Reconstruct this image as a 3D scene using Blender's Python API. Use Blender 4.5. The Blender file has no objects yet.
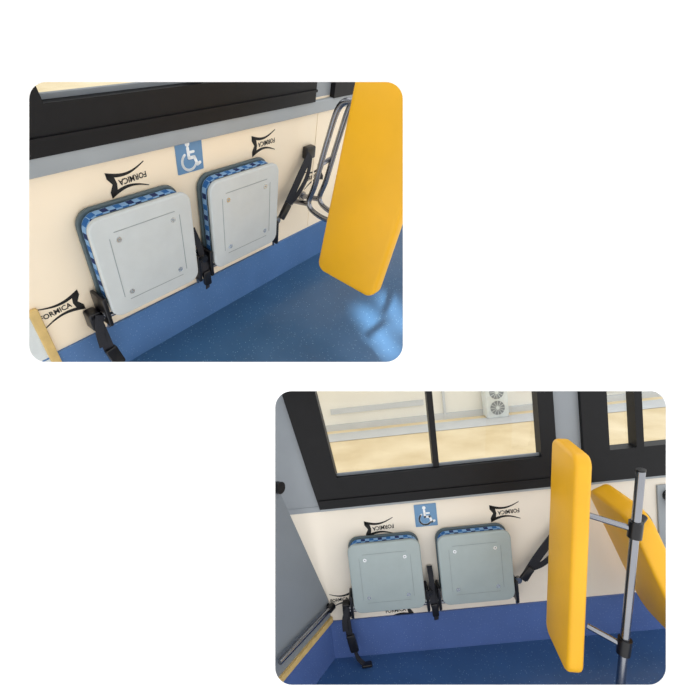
import bpy, bmesh, math, random
from mathutils import Matrix, Vector
sc=bpy.context.scene
try:
    sc.view_settings.view_transform='Standard'; sc.view_settings.look='None'
except Exception: pass
random.seed(3)
# ---------------------------------------------------------------- poses
def axang(r):
    v=Vector(r); return Matrix.Rotation(v.length,4,v.normalized())
B=Matrix(((1,0,0,0),(0,0,-1,0),(0,1,0,0),(0,0,0,1)))
def pose(p): return Matrix.Translation(p[3:6])@axang(p[:3])@B
T1=pose([0.7925,-0.9558,-0.2321,-1.0216,0.0692,1.8648])
T2=pose([0.0972,0.0234,-0.1126,0.0660,1.7910,2.4641])
CAMCV=T2.inverted()
M2=Matrix.Identity(4)
M1=T2.inverted()@T1
# ---------------------------------------------------------------- materials
def lin(c):
    f=lambda x:(x/12.92 if x<=.04045 else ((x+.055)/1.055)**2.4)
    return (f(c[0]/255),f(c[1]/255),f(c[2]/255),1)
def mat(name,col,rough=.5,metal=0,var=.06,scale=12,bump=.0,spec=.5,col2=None,coat=0):
    m=bpy.data.materials.new(name); m.use_nodes=True; nt=m.node_tree; b=nt.nodes['Principled BSDF']
    b.inputs['Roughness'].default_value=rough; b.inputs['Metallic'].default_value=metal
    b.inputs['Specular IOR Level'].default_value=spec; b.inputs['Coat Weight'].default_value=coat
    tc=nt.nodes.new('ShaderNodeTexCoord'); nz=nt.nodes.new('ShaderNodeTexNoise'); nz.inputs['Scale'].default_value=scale; nz.inputs['Detail'].default_value=4
    nt.links.new(tc.outputs['Object'],nz.inputs['Vector'])
    rp=nt.nodes.new('ShaderNodeValToRGB'); c=lin(col); c2=lin(col2) if col2 else tuple(min(1,x*(1+var)) for x in c[:3])+(1,)
    rp.color_ramp.elements[0].position=.3; rp.color_ramp.elements[1].position=.7
    rp.color_ramp.elements[0].color=tuple(x*(1-var) for x in c[:3])+(1,); rp.color_ramp.elements[1].color=c2
    nt.links.new(nz.outputs['Fac'],rp.inputs['Fac']); nt.links.new(rp.outputs['Color'],b.inputs['Base Color'])
    if bump:
        bp=nt.nodes.new('ShaderNodeBump'); bp.inputs['Strength'].default_value=bump; bp.inputs['Distance'].default_value=.002
        n2=nt.nodes.new('ShaderNodeTexNoise'); n2.inputs['Scale'].default_value=220; nt.links.new(tc.outputs['Object'],n2.inputs['Vector'])
        nt.links.new(n2.outputs['Fac'],bp.inputs['Height']); nt.links.new(bp.outputs['Normal'],b.inputs['Normal'])
    return m
def speckle(name,col,dot,scale=120,thr=.13,rough=.45):
    m=mat(name,col,rough,var=.08,scale=5); nt=m.node_tree; b=nt.nodes['Principled BSDF']
    src=b.inputs['Base Color'].links[0].from_socket
    tc=[n for n in nt.nodes if n.type=='TEX_COORD'][0]
    v=nt.nodes.new('ShaderNodeTexVoronoi'); v.inputs['Scale'].default_value=scale; nt.links.new(tc.outputs['Object'],v.inputs['Vector'])
    mt=nt.nodes.new('ShaderNodeMath'); mt.operation='LESS_THAN'; mt.inputs[1].default_value=thr; nt.links.new(v.outputs['Distance'],mt.inputs[0])
    mx=nt.nodes.new('ShaderNodeMix'); mx.data_type='RGBA'; nt.links.new(mt.outputs[0],mx.inputs['Factor'])
    nt.links.new(src,mx.inputs[6]); mx.inputs[7].default_value=lin(dot); nt.links.new(mx.outputs[2],b.inputs['Base Color'])
    return m
def fabric(name):
    m=bpy.data.materials.new(name); m.use_nodes=True; nt=m.node_tree; b=nt.nodes['Principled BSDF']; b.inputs['Roughness'].default_value=.9
    tc=nt.nodes.new('ShaderNodeTexCoord'); ck=nt.nodes.new('ShaderNodeTexChecker'); ck.inputs['Scale'].default_value=42
    mp=nt.nodes.new('ShaderNodeMapping'); mp.inputs['Location'].default_value=(.003,.004,.002); nt.links.new(tc.outputs['Object'],mp.inputs['Vector'])
    nt.links.new(mp.outputs[0],ck.inputs['Vector'])
    ck.inputs['Color1'].default_value=lin((125,165,205)); 
    c2=nt.nodes.new('ShaderNodeTexChecker'); c2.inputs['Scale'].default_value=21; nt.links.new(mp.outputs[0],c2.inputs['Vector'])
    c2.inputs['Color1'].default_value=lin((18,40,90)); c2.inputs['Color2'].default_value=lin((36,96,160))
    nt.links.new(c2.outputs['Color'],ck.inputs['Color2']); nt.links.new(ck.outputs['Color'],b.inputs['Base Color'])
    return m
def glassm(name):
    m=bpy.data.materials.new(name); m.use_nodes=True; nt=m.node_tree; nt.nodes.clear()
    o=nt.nodes.new('ShaderNodeOutputMaterial'); t=nt.nodes.new('ShaderNodeBsdfTransparent'); g=nt.nodes.new('ShaderNodeBsdfGlossy'); g.inputs['Roughness'].default_value=.02
    mx=nt.nodes.new('ShaderNodeMixShader'); mx.inputs[0].default_value=.04; t.inputs[0].default_value=(.95,.97,.96,1)
    nt.links.new(t.outputs[0],mx.inputs[1]); nt.links.new(g.outputs[0],mx.inputs[2]); nt.links.new(mx.outputs[0],o.inputs[0]); return m
CREAM1=mat('cream_laminate_warm',(252,236,210),.35,var=.02,scale=3)
CREAM2=mat('cream_laminate',(240,231,216),.35,var=.02,scale=3)
SKIRT1=speckle('vinyl_skirting',(80,118,168),(125,158,198),80,.14)
SKIRT2=speckle('vinyl_skirting_b',(78,104,162),(120,145,192),80,.14)
FLOOR1=speckle('vinyl_floor',(54,92,130),(130,165,190),70,.13,.28)
FLOOR2=speckle('vinyl_floor_b',(50,84,132),(120,150,190),70,.13,.28)
BLACK=mat('black_rubber_frame',(14,14,17),.5,var=.15,scale=20,spec=.3)
BLACKP=mat('black_plastic',(16,16,20),.3,var=.1,scale=30)
STRAP=mat('belt_webbing',(28,30,38),.8,var=.2,scale=200,bump=.3)
GREYP=mat('painted_grey_trim',(160,166,170),.4,var=.04,scale=6)
GREYD=mat('grey_partition_laminate',(128,135,142),.4,var=.04,scale=6)
PILL=mat('pillar_grey',(146,152,158),.4,var=.04,scale=6)
PAN=mat('seat_pan_grey',(198,204,205),.38,var=.03,scale=15,bump=.15)
PAN2=mat('seat_pan_grey_b',(162,175,176),.38,var=.03,scale=15,bump=.15)
GROOVE=mat('seat_groove',(140,150,154),.5)
SHELL=mat('seat_shell_edge',(78,94,100),.4)
FAB=fabric('checked_moquette')
CHROME=mat('stainless_tube',(150,152,158),.22,1,var=.05,scale=8)
SCREW=mat('screw_metal',(225,228,230),.25,.8)
YEL=mat('yellow_vinyl',(244,182,24),.42,var=.05,scale=4,bump=.2)
TAN=mat('tan_edge_strip',(210,180,116),.5,var=.1,scale=30)
SIGN=mat('sign_blue',(104,146,186),.4,var=.02)
WHITE=mat('white_print',(245,248,250),.5,var=.01)
INK=mat('black_ink',(20,20,20),.6,var=.05)
BOARD=mat('white_card',(253,253,253),.9,var=.003,scale=2,spec=0)
SAND=mat('sandy_ground',(222,200,156),.9,var=.06,scale=1.2,col2=(240,224,190))
BLDG=mat('building_render',(236,234,226),.9,var=.03,scale=1)
GREYB=mat('road_grey',(200,204,208),.9,var=.04,scale=3)
RED=mat('red_paint',(190,50,45),.5)
WALLW=mat('white_panel',(214,220,220),.5)
GLASS=glassm('window_glass')
# ---------------------------------------------------------------- mesh builder
class MB:
    def __init__(s): s.bm=bmesh.new(); s.mats=[]
    def mi(s,m):
        if m not in s.mats: s.mats.append(m)
        return s.mats.index(m)
    def poly(s,pts,m):
        f=s.bm.faces.new([s.bm.verts.new(p) for p in pts]); f.material_index=s.mi(m); return f
    def loft(s,rings,m,cap=True,close=True):
        i=s.mi(m); vs=[[s.bm.verts.new(p) for p in r] for r in rings]; n=len(rings[0])
        for a,b in zip(vs,vs[1:]):
            for k in range(n if close else n-1):
                f=s.bm.faces.new((a[k],a[(k+1)%n],b[(k+1)%n],b[k])); f.material_index=i
        if cap:
            f=s.bm.faces.new(vs[0][::-1]); f.material_index=i
            f=s.bm.faces.new(vs[-1]); f.material_index=i
    def prism(s,pts,off,m):
        off=Vector(off); s.loft([[Vector(p) for p in pts],[Vector(p)+off for p in pts]],m)
    def box(s,lo,hi,m,bev=0):
        x0,y0,z0=lo;x1,y1,z1=hi
        if bev<=0:
            s.prism([(x0,y0,z0),(x1,y0,z0),(x1,y1,z0),(x0,y1,z0)],(0,0,z1-z0),m)
        else:
            fr=(Vector((x0,y1,z0)),Vector((1,0,0)),Vector((0,0,1)),Vector((0,-1,0)))
            s.rslab(fr,x1-x0,z1-z0,bev*1.5,y1-y0,bev,m,seg=3)
    def rslab(s,fr,w,h,r,t,bev,m,seg=7):
        O,u,v,n=[Vector(a) for a in fr]; u.normalize();v.normalize();n.normalize()
        def ring(ins,d):
            rr=max(r-ins,.0005); o=[]
            for cx,cy,a0 in((w-r,r,-90),(w-r,h-r,0),(r,h-r,90),(r,r,180)):
                for k in range(seg+1):
                    a=math.radians(a0+90*k/seg); 
                    o.append(O+u*(cx+rr*math.cos(a))+v*(cy+rr*math.sin(a))+n*d)
            return o
        R=[ring(bev*(1-math.sin(a)),bev*(1-math.cos(a))) for a in (0,math.pi/6,math.pi/3,math.pi/2)] if bev else [ring(0,0)]
        R+=[ring(bev*(1-math.cos(a)),t-bev*(1-math.sin(a))) for a in (0,math.pi/6,math.pi/3,math.pi/2)] if bev else [ring(0,t)]
        s.loft(R,m)
    def tube(s,pts,r,m,seg=14,smooth=True,sub=6):
        P=[Vector(p) for p in pts]
        if smooth and len(P)>2:
            Q=[]; E=[P[0]*2-P[1]]+P+[P[-1]*2-P[-2]]
            for i in range(1,len(E)-2):
                for k in range(sub):
                    t=k/sub;a,b,c,d=E[i-1:i+3]
                    Q.append(.5*((2*b)+(c-a)*t+(2*a-5*b+4*c-d)*t*t+(3*b-a-3*c+d)*t**3))
            P=Q+[P[-1]]
        t=(P[1]-P[0]).normalized(); nn=t.orthogonal().normalized(); R=[]
        for i,p in enumerate(P):
            t=(P[min(i+1,len(P)-1)]-P[max(i-1,0)]).normalized()
            nn=(nn-t*nn.dot(t)).normalized(); bb=t.cross(nn)
            R.append([p+(nn*math.cos(2*math.pi*k/seg)+bb*math.sin(2*math.pi*k/seg))*r for k in range(seg)])
        s.loft(R,m)
    def strap(s,pts,w,th,m,side):
        P=[Vector(p) for p in pts]; Q=[]; E=[P[0]*2-P[1]]+P+[P[-1]*2-P[-2]]
        for i in range(1,len(E)-2):
            for k in range(6):
                t=k/6;a,b,c,d=E[i-1:i+3]
                Q.append(.5*((2*b)+(c-a)*t+(2*a-5*b+4*c-d)*t*t+(3*b-a-3*c+d)*t**3))
        P=Q+[P[-1]]; R=[]
        for i,p in enumerate(P):
            t=(P[min(i+1,len(P)-1)]-P[max(i-1,0)]).normalized(); sd=Vector(side); sd=(sd-t*sd.dot(t)).normalized(); n=t.cross(sd)
            R.append([p+sd*w/2+n*th/2,p-sd*w/2+n*th/2,p-sd*w/2-n*th/2,p+sd*w/2-n*th/2])
        s.loft(R,m)
    def disc(s,c,n,r,t,m,seg=20):
        s.tube([Vector(c),Vector(c)+Vector(n).normalized()*t],r,m,seg,False)
    def obj(s,name,M,sharp=32):
        bmesh.ops.recalc_face_normals(s.bm,faces=s.bm.faces)
        s.bm.normal_update()
        for e in s.bm.edges:
            e.smooth = len(e.link_faces)==2 and e.calc_face_angle(0)<math.radians(sharp)
        for f in s.bm.faces: f.smooth=True
        vs=[v.co.copy() for v in s.bm.verts]
        c=Vector([(min(v[i] for v in vs)+max(v[i] for v in vs))/2 for i in range(3)])
        me=bpy.data.meshes.new(name); bmesh.ops.translate(s.bm,verts=s.bm.verts,vec=-c); s.bm.to_mesh(me); s.bm.free()
        for m in s.mats: me.materials.append(m)
        o=bpy.data.objects.new(name,me); sc.collection.objects.link(o); o.matrix_world=M@Matrix.Translation(c); return o
# ---------------------------------------------------------------- bus parts
SX2=.494; ZB=.329; SH=.402
def foldable_seat(M,x0,pan,dx=0):
    b=MB(); w=.40; X=Vector((1,0,0));Z=Vector((0,0,1));N=Vector((0,-1,0))
    b.rslab(((x0+.0,-.004,ZB+.01),X,Z,N),w,SH-.005,.06,.016,.006,SHELL)
    b.rslab(((x0+.008,-.020,ZB+.02),X,Z,N),w-.016,SH-.022,.055,.040,.012,FAB)
    b.rslab(((x0+.004,-.060,ZB+.008),X,Z,N),w-.008,SH-.012,.056,.010,.003,SHELL)
    b.rslab(((x0,-.070,ZB),X,Z,N),w,SH,.045,.021,.007,pan,seg=9)
    g=.078; yy=-.0915
    for (a,c,d,e) in ((g,g-.02,w-g,g-.018),(g,SH-g+.018,w-g,SH-g+.02),(g-.02,g,g-.018,SH-g),(w-g+.018,g,w-g+.02,SH-g)):
        b.box((x0+a,yy-.0006,ZB+c),(x0+d,yy+.001,ZB+e),GROOVE)
    for cx in (g+.012,w-g-.012):
        for cz in (g+.012,SH-g-.012):
            b.disc((x0+cx,-.090,ZB+cz),(0,-1,0),.010,.004,SCREW)
            b.disc((x0+cx,-.0935,ZB+cz),(0,-1,0),.004,.001,GROOVE,10)
    b.tube([(x0-.03,-.045,ZB-.008),(x0+w+.03,-.045,ZB-.008)],.009,CHROME,12,False)
    for sx in (x0-.022,x0+w+.006):
        b.box((sx,-.085,ZB-.03),(sx+.016,-.003,ZB+.10),BLACKP,.004)
        b.tube([(sx-.004,-.06,ZB+.02),(sx+.02,-.06,ZB+.02)],.012,CHROME,12,False)
        b.tube([(sx+.008,-.04,ZB+.09),(sx+.008,-.06,ZB+.05),(sx+.008,-.055,ZB-.05)],.006,CHROME,8)
    return b.obj('foldable_seat',M)
def buckle(b,c,d,L=.07,w=.035,t=.018):
    d=Vector(d).normalized(); n=Vector((0,-1,0)); n=(n-d*n.dot(d)).normalized(); u=d.cross(n)
    b.rslab((Vector(c)-u*w/2-n*t/2,u,d,n),w,L,.008,t,.004,BLACKP,4)
    return Vector(c)+d*L
def belts(M,which):
    b=MB()
    b.box((-.070,-.05,.28),(-.025,-.003,.36),BLACKP,.006)
    b.strap([(-.050,-.05,.34),(-.05,-.065,.27),(-.045,-.065,.19),(-.035,-.065,.12)],.040,.005,STRAP,(1,-.3,0))
    e=buckle(b,(-.043,-.068,.19),(.18,-.05,-1),.10,.048,.022)
    b.strap([e,(-.01,-.075,.045),(.02,-.08,.012)],.032,.004,STRAP,(.3,1,0))
    b.rslab(((.005,-.10,.004),(1,0.1,0),(-.1,1,0),(0,0,1)),.06,.035,.008,.014,.004,BLACKP,4)
    b.strap([(-.035,-.055,.35),(-.062,-.075,.29),(-.066,-.075,.22)],.03,.004,STRAP,(1,0,0))
    b.obj('seat_belt',M)
    b=MB()
    b.strap([(.447,-.01,.52),(.447,-.05,.45),(.44,-.075,.36),(.446,-.075,.30)],.03,.004,STRAP,(1,0,0))
    buckle(b,(.446,-.08,.34),(0.05,0,-1),.075,.036)
    b.strap([(.455,-.02,.42),(.462,-.07,.36),(.45,-.075,.24)],.026,.004,STRAP,(1,.3,0))
    b.disc((.43,-.09,.42),(0,-1,0),.016,.012,BLACKP)
    b.obj('seat_belt',M)
    b=MB()
    b.box((1.16,-.035,.66),(1.23,-.002,.72),BLACKP,.006)
    b.strap([(1.20,-.03,.70),(1.12,-.045,.62),(1.04,-.06,.54),(.955,-.06,.42)],.048,.005,STRAP,(-.6,0,.6))
    b.strap([(1.20,-.03,.69),(1.17,-.04,.58),(1.08,-.05,.50),(1.0,-.05,.47)],.03,.005,STRAP,(-.3,0,.9))
    buckle(b,(1.0,-.07,.49),(-.6,0,-.7),.085,.04)
    b.disc((.925,-.05,.42),(0,-1,0),.018,.02,CHROME)
    b.obj('seat_belt',M)
def access_sign(M,x,z,s=.125):
    b=MB(); b.rslab(((x,0,z),(1,0,0),(0,0,1),(0,-1,0)),s,s*1.05,.004,.003,.0008,SIGN,3)
    k=s/100.; y=-.0045
    P=lambda u,v:(x+u*k,y,z+v*k)
    b.disc((x+44*k,-.003,z+88*k),(0,-1,0),8*k,.0015,WHITE)
    def line(pts,r): 
        for p,q in zip(pts,pts[1:]):
            p=Vector(P(*p));q=Vector(P(*q)); d=(q-p).normalized(); n=Vector((0,-1,0)); u=d.cross(n)
            b.prism([p-u*r*k,p+u*r*k,q+u*r*k,q-u*r*k],(0,.0012,0),WHITE)
            b.disc(p+Vector((0,.0012,0)),(0,-1,0),r*k,.0013,WHITE,10)
            b.disc(q+Vector((0,.0012,0)),(0,-1,0),r*k,.0013,WHITE,10)
    line([(44,76),(46,45),(66,45),(76,20),(86,24)],5); line([(45,62),(65,62)],4)
    line([(46+27*math.cos(math.radians(a)),35+27*math.sin(math.radians(a))) for a in range(125,345,14)],4)
    b.obj('wheelchair_sign',M)
def sticker(M,cx,cz,ang=0,s=.15,flip=False):
    b=MB(); a=math.radians(ang+(180 if flip else 0))
    def P(u,v,y=-.0015): return (cx+(u*math.cos(a)-v*math.sin(a))*s,y,cz+(u*math.sin(a)+v*math.cos(a))*s)
    for sg in (1,-1):
        N=12; up=[];dn=[]
        for i in range(N+1):
            t=i/N; u=-.5+t
            e=.31-.13*math.sin(math.pi*t)
            up.append((u,sg*(e))); dn.append((u,sg*(e-.02-.07*t*1.2)))
        for i in range(N):
            b.prism([P(*up[i]),P(*up[i+1]),P(*dn[i+1]),P(*dn[i])],(0,.0012,0),INK)
    b.prism([P(.5,.31),P(.5,.16),P(.40,0.0),P(.5,-.16),P(.5,-.31),P(.32,-.16),P(.29,0),P(.32,.16)],(0,.0012,0),INK)
    cu=bpy.data.curves.new('w','FONT'); cu.body='FORMICA'; cu.size=.2; cu.align_x='CENTER'; cu.align_y='CENTER'; cu.offset=.004; cu.resolution_u=2
    to=bpy.data.objects.new('w',cu); sc.collection.objects.link(to); bpy.context.view_layer.update()
    me=bpy.data.meshes.new_from_object(to.evaluated_get(bpy.context.evaluated_depsgraph_get()))
    i=b.mi(INK); vs=[b.bm.verts.new(P(v.co.x*.86-.13,v.co.y,-.0016)) for v in me.vertices]
    for f in me.polygons:
        try: q=b.bm.faces.new([vs[k] for k in f.vertices]); q.material_index=i
        except ValueError: pass
    bpy.data.objects.remove(to)
    b.obj('laminate_sticker',M)
def shell(M,cream,skirt,floorm,floor_poly,ztop,zrail,zglass,xl,xr,tag):
    b=MB()
    b.box((xl,0,.225),(xr,.04,.93),cream)
    if tag==2:
        b.prism([(xl,0,.93),(-.13,0,.93),(-.27,0,ztop),(xl,0,ztop)],(0,.04,0),PILL)
    b.box((1.18,0,.93),(1.36,.04,ztop),PILL)
    b.obj('wall_back',M)
    b=MB(); b.box((xl,-.006,0),(xr,.04,.231),skirt); b.box((xl,-.010,.226),(xr,.0,.234),skirt)
    b.obj('baseboard_back',M)
    b=MB(); b.box((xl if tag==1 else -.13,-.02,zrail),(xr,.0,.922),GREYP,.004)
    if tag==2: b.box((xl,-.004,.90),(-.13,0,.93),PILL)
    b.box((1.262,-.003,.24),(1.272,0,.90),cream)
    b.obj('trim_1',M)
    b=MB(); b.prism([(x,y,0) for x,y in floor_poly],(0,0,-.03),floorm); b.obj('floor',M)
    b=MB(); y0,y1=-.028,.045
    L0=-.13 if tag==2 else xl; L1=-.27 if tag==2 else xl
    b.prism([(L0,y0,.922),(1.2,y0,.922),(1.2,y0,zglass),(L0-.035*(tag-1),y0,zglass)],(0,y1-y0,0),BLACK)
    b.prism([(L0,y0,.965),(1.2,y0,.965),(1.2,y0,.975),(L0,y0,.975)],(0,-.008,0),BLACK)
    if tag==2: b.prism([(L0-.035,y0,zglass),(-.015,y0,zglass),(-.085,y0,ztop),(L1,y0,ztop)],(0,y1-y0,0),BLACK)
    else: b.prism([(L0,y0,zglass),(.015,y0,zglass),(.0,y0,ztop),(L1,y0,ztop)],(0,y1-y0,0),BLACK)
    b.box((1.115,y0,zglass),(1.20,y1,ztop),BLACK)
    b.box((-.27 if tag==2 else xl,y0,ztop),(1.20,y1,ztop+.03),BLACK)
    b.box((.525,y0+.012,zglass),(.557,y1,ztop),BLACK)
    b.box((-.02,.0,zglass),(1.12,.012,zglass+.014),GREYD)
    b.poly([(-.05,.02,zglass),(1.13,.02,zglass),(1.13,.02,ztop),(-.09,.02,ztop)],GLASS)
    b.obj('window_1',M)
    b=MB()
    b.box((1.345,y0,.922),(xr,y1,zglass),BLACK); b.box((1.345,y0,zglass),(1.485,y1,ztop),BLACK)
    b.box((1.345,y0,ztop),(xr,y1,ztop+.03),BLACK)
    if tag==2: b.box((1.63,y0,zglass),(1.67,y1,ztop),BLACK)
    b.poly([(1.48,.02,zglass),(xr,.02,zglass),(xr,.02,ztop),(1.48,.02,ztop)],GLASS)
    b.obj('window_2',M)
def yellow_panel(M,O,u,v,w,h,t,name='padded_side_screen',r=.05):
    b=MB(); u=Vector(u).normalized(); v=Vector(v).normalized(); n=u.cross(v)
    b.rslab((O,u,v,n),w,h,r,t,min(.018,t*.4),YEL,9)
    b.rslab((Vector(O)+u*.03+v*.04-n*.006,u,v,n),w-.06,h-.08,.03,.008,.002,SHELL,5)
    return b.obj(name,M)
# ================================================================ upper picture bay
shell(M1,CREAM1,SKIRT1,FLOOR1,[(-.12,.02),(3.6,.02),(3.6,-.02),(2.5,-.16),(.97,-1.03),(.93,-1.02)],1.17,.866,1.055,-.31,3.4,1)
foldable_seat(M1,0,PAN); foldable_seat(M1,SX2,PAN); belts(M1,1)
access_sign(M1,.422,.75,.122)
sticker(M1,.22,.785,4,.145,True); sticker(M1,.885,.785,2,.145,True); sticker(M1,-.13,.40,4,.15); sticker(M1,1.28,.54,6,.16)
yellow_panel(M1,(.99,-.345,.27),(-.02,-.30,.015),(.03,-.06,1.0),.36,.90,.07)
b=MB(); b.box((-.232,-.016,.12),(-.20,0,.45),TAN,.004); b.box((-.31,-.010,.10),(-.232,0,.45),WALLW); b.obj('trim_2',M1)
def rails(M):
    b=MB()
    for dx in (0,.09):
        b.tube([(1.075+dx,-.38,1.01),(1.08+dx,-.32,1.02),(1.08+dx,-.25,.98),(1.09+dx,-.20,.82),(1.10+dx,-.15,.60),(1.10+dx,-.12,.48),(1.09+dx,-.2,.45),(1.075+dx,-.36,.47)],.0135,CHROME)
    b.tube([(1.09,-.17,.70),(1.20,-.15,.70)],.011,CHROME,12,False)
    b.tube([(1.10,-.12,.48),(1.10,0,.45)],.0135,CHROME,12,False); b.tube([(1.19,-.12,.48),(1.19,0,.45)],.0135,CHROME,12,False)
    for x in (1.10,1.19): b.disc((x,0,.45),(0,-1,0),.026,.006,CHROME)
    b.tube([(1.05,-.58,.47),(1.3,-.55,.47),(1.6,-.4,.47)],.0125,CHROME); b.tube([(1.05,-.58,.40),(1.3,-.55,.40),(1.6,-.4,.40)],.0125,CHROME)
    b.obj('grab_rail_frame',M)
rails(M1)
# ================================================================ lower picture bay
shell(M2,CREAM2,SKIRT2,FLOOR2,[(-.8,.02),(2.3,.02),(2.3,-.9),(-.8,-.9)],1.66,.905,1.095,-.75,2.2,2)
foldable_seat(M2,0,PAN2); foldable_seat(M2,SX2,PAN2); belts(M2,2)
access_sign(M2,.395,.752,.125)
sticker(M2,.19,.77,3,.165,True); sticker(M2,.90,.79,2,.165,True); sticker(M2,-.07,.36,4,.14); sticker(M2,.25,.262,2,.16)
yellow_panel(M2,(1.024,-.32,.325),(-.027,-.28,0),(.105,0,1.06),.28,.985,.070)
yellow_panel(M2,(1.66,-.10,.27),(0,-1,0),(-.265,0,.70),.37,.76,.10,'padded_seat_back',.09)
b=MB(); b.tube([(1.165,-.52,.0),(1.330,-.52,1.19)],.0185,CHROME,18,False)
b.disc((1.165,-.52,0),(0,0,1),.045,.01,CHROME); b.disc((1.330,-.52,1.19),(0,0,1),.0195,.008,BLACKP)
for z in (.93,.39): 
    x=1.165+.18*z/1.30; b.tube([(x-.006,-.52,z-.035),(x+.006,-.52,z+.035)],.029,BLACKP,16,False)
    b.tube([(x,-.52,z),(1.10 if z<.5 else 1.13,-.44,z+.045)],.013,CHROME,12,False)
b.tube([(1.29,-.52,.93),(1.36,-.48,.96)],.015,BLACKP,12,False)
b.obj('grab_pole',M2)
b=MB(); b.box((1.74,-.012,.42),(2.15,-.001,.86),GREYP,.003); b.disc((1.80,-.01,.80),(0,-1,0),.035,.03,BLACKP); b.tube([(1.80,-.03,.80),(1.80,-.06,.73)],.012,BLACKP,10,False); b.obj('service_hatch',M2)
b=MB(); d=Vector((-.25,-.41,0)); n=Vector((.41,-.25,0)).normalized()
A=Vector((-.15,0,0))
def Q(s,z): return A+d*s+Vector((0,0,z))
b.prism([Q(0,0),Q(1.5,0),Q(1.5,.235),Q(0,.235)],-n*.03,SKIRT2)
b.prism([Q(0,.232),Q(1.5,.232),Q(1.5,.262),Q(0,.262)],n*.014,TAN)
b.prism([Q(0,.262),Q(1.5,.262),Q(1.5,1.45),Q(.75,1.38),Q(.62,1.21),Q(0,.36)],-n*.02,GREYD)
b.obj('wall_left',M2)
b=MB(); p0=Q(.03,.34)+n*.03; p1=Q(.95,.36)+n*.03; b.tube([p0,p1],.014,CHROME,14,False)
b.tube([p0-d*.02,p0+d*.06],.02,BLACKP,14,False); b.tube([p0,p0-n*.035],.012,BLACKP,10,False)
b.disc(Q(.60,1.17)-n*.0,n,.03,.03,BLACKP)
b.obj('partition_handrail',M2)
# ---------------------------------------------------------------- outside
b=MB(); b.poly([(-8,1.2,-.8),(14,1.2,-.8),(14,7.5,-.8),(-8,7.5,-.8)],SAND)
b.poly([(-8,6.6,-.79),(14,6.6,-.79),(14,7.2,-.79),(-8,7.2,-.79)],GREYB); b.obj('street_ground',M2)
b=MB(); b.box((-8,7.5,-.8),(14,7.8,.6),BLDG); b.box((-8,7.44,-.8),(14,7.5,-.66),GREYB)
b.box((3.75,7.44,-.3),(4.1,7.5,.5),RED); b.box((-.7,7.44,-.4),(1.5,7.5,-.28),GREYB)
b.box((1.95,7.42,-.8),(2.0,7.5,.5),GREYB); b.box((4.4,7.44,-.55),(6.5,7.5,-.1),GREYB); b.obj('street_building',M2)
b=MB(); ax=3.1; b.box((ax-.25,7.1,-.80),(ax+.25,7.44,.05),WALLW,.03)
for z in (-.56,-.2):
    b.disc((ax,7.1,z),(0,-1,0),.16,.01,GREYD,28); b.disc((ax,7.09,z),(0,-1,0),.04,.015,WALLW,16)
    for k in range(6):
        a=math.pi*k/6; dv=Vector((math.cos(a),0,math.sin(a)))*.16; c=Vector((ax,7.082,z)); b.tube([c-dv,c+dv],.006,WALLW,6,False)
b.obj('air_conditioner_unit',M2)
b=MB(); b.poly([(0,1,-.6),(9,1,-.6),(9,9,-.6),(0,9,-.6)],SAND); b.obj('street_ground',M1)
# ---------------------------------------------------------------- display board with two rounded openings
DEP=.80; k=DEP/420.
def rr(x0,y0,x1,y1,r,n=10):
    o=[]
    for cx,cy,a0 in((x1-r,y0+r,-90),(x1-r,y1-r,0),(x0+r,y1-r,90),(x0+r,y0+r,180)):
        for i in range(n+1):
            a=math.radians(a0+90*i/n); o.append((cx+r*math.cos(a),cy+r*math.sin(a)))
    return o
cu=bpy.data.curves.new('display_board','CURVE'); cu.dimensions='2D'; cu.fill_mode='BOTH'; cu.extrude=.003
for (x0,y0,x1,y1,r) in ((-.80,-.80,.80,.80,.01),((28-350)*k,(350-362)*k,(403-350)*k,(350-81)*k,17*k),((275-350)*k,(350-686)*k,(667-350)*k,(350-391)*k,17*k)):
    pts=rr(x0,y0,x1,y1,r); sp=cu.splines.new('POLY'); sp.points.add(len(pts)-1); sp.use_cyclic_u=True
    for p,q in zip(sp.points,pts): p.co=(q[0],q[1],0,1)
co=bpy.data.objects.new('tmp',cu); sc.collection.objects.link(co); bpy.context.view_layer.update()
me=bpy.data.meshes.new_from_object(co.evaluated_get(bpy.context.evaluated_depsgraph_get())); bpy.data.objects.remove(co)
me.materials.clear(); me.materials.append(BOARD)
bo=bpy.data.objects.new('display_board',me); sc.collection.objects.link(bo)
FLIP=Matrix(((1,0,0,0),(0,-1,0,0),(0,0,-1,0),(0,0,0,1)))
CW=CAMCV@FLIP
bo.matrix_world=CW@Matrix.Translation((0,0,-DEP))
# ---------------------------------------------------------------- camera, world, lights
cd=bpy.data.cameras.new('camera'); cd.sensor_width=36; cd.lens=36*420/700.; cd.clip_start=.01; cd.clip_end=200
cam=bpy.data.objects.new('camera',cd); sc.collection.objects.link(cam); cam.matrix_world=CW; sc.camera=cam
w=bpy.data.worlds.new('world'); sc.world=w; w.use_nodes=True; bg=w.node_tree.nodes['Background']; bg.inputs[0].default_value=(1,1,1,1); bg.inputs[1].default_value=1.32
def area(name,M,loc,target,sx,sy,e,spread=180,col=(1,1,1)):
    l=bpy.data.lights.new(name,'AREA'); l.shape='RECTANGLE'; l.size=sx; l.size_y=sy; l.energy=e; l.spread=math.radians(spread); l.color=col
    o=bpy.data.objects.new(name,l); sc.collection.objects.link(o)
    d=(Vector(target)-Vector(loc)).normalized(); o.matrix_world=M@(Matrix.Translation(loc)@d.to_track_quat('-Z','Y').to_matrix().to_4x4()); return o
area('sun_patch_lamp',M1,(1.33,-.25,1.75),(1.04,-.72,0),.09,.42,.55,7,(1,.97,.9))
area('sun_patch_lamp',M1,(1.54,-.30,1.75),(1.25,-.70,0),.06,.36,.4,7,(1,.97,.9))
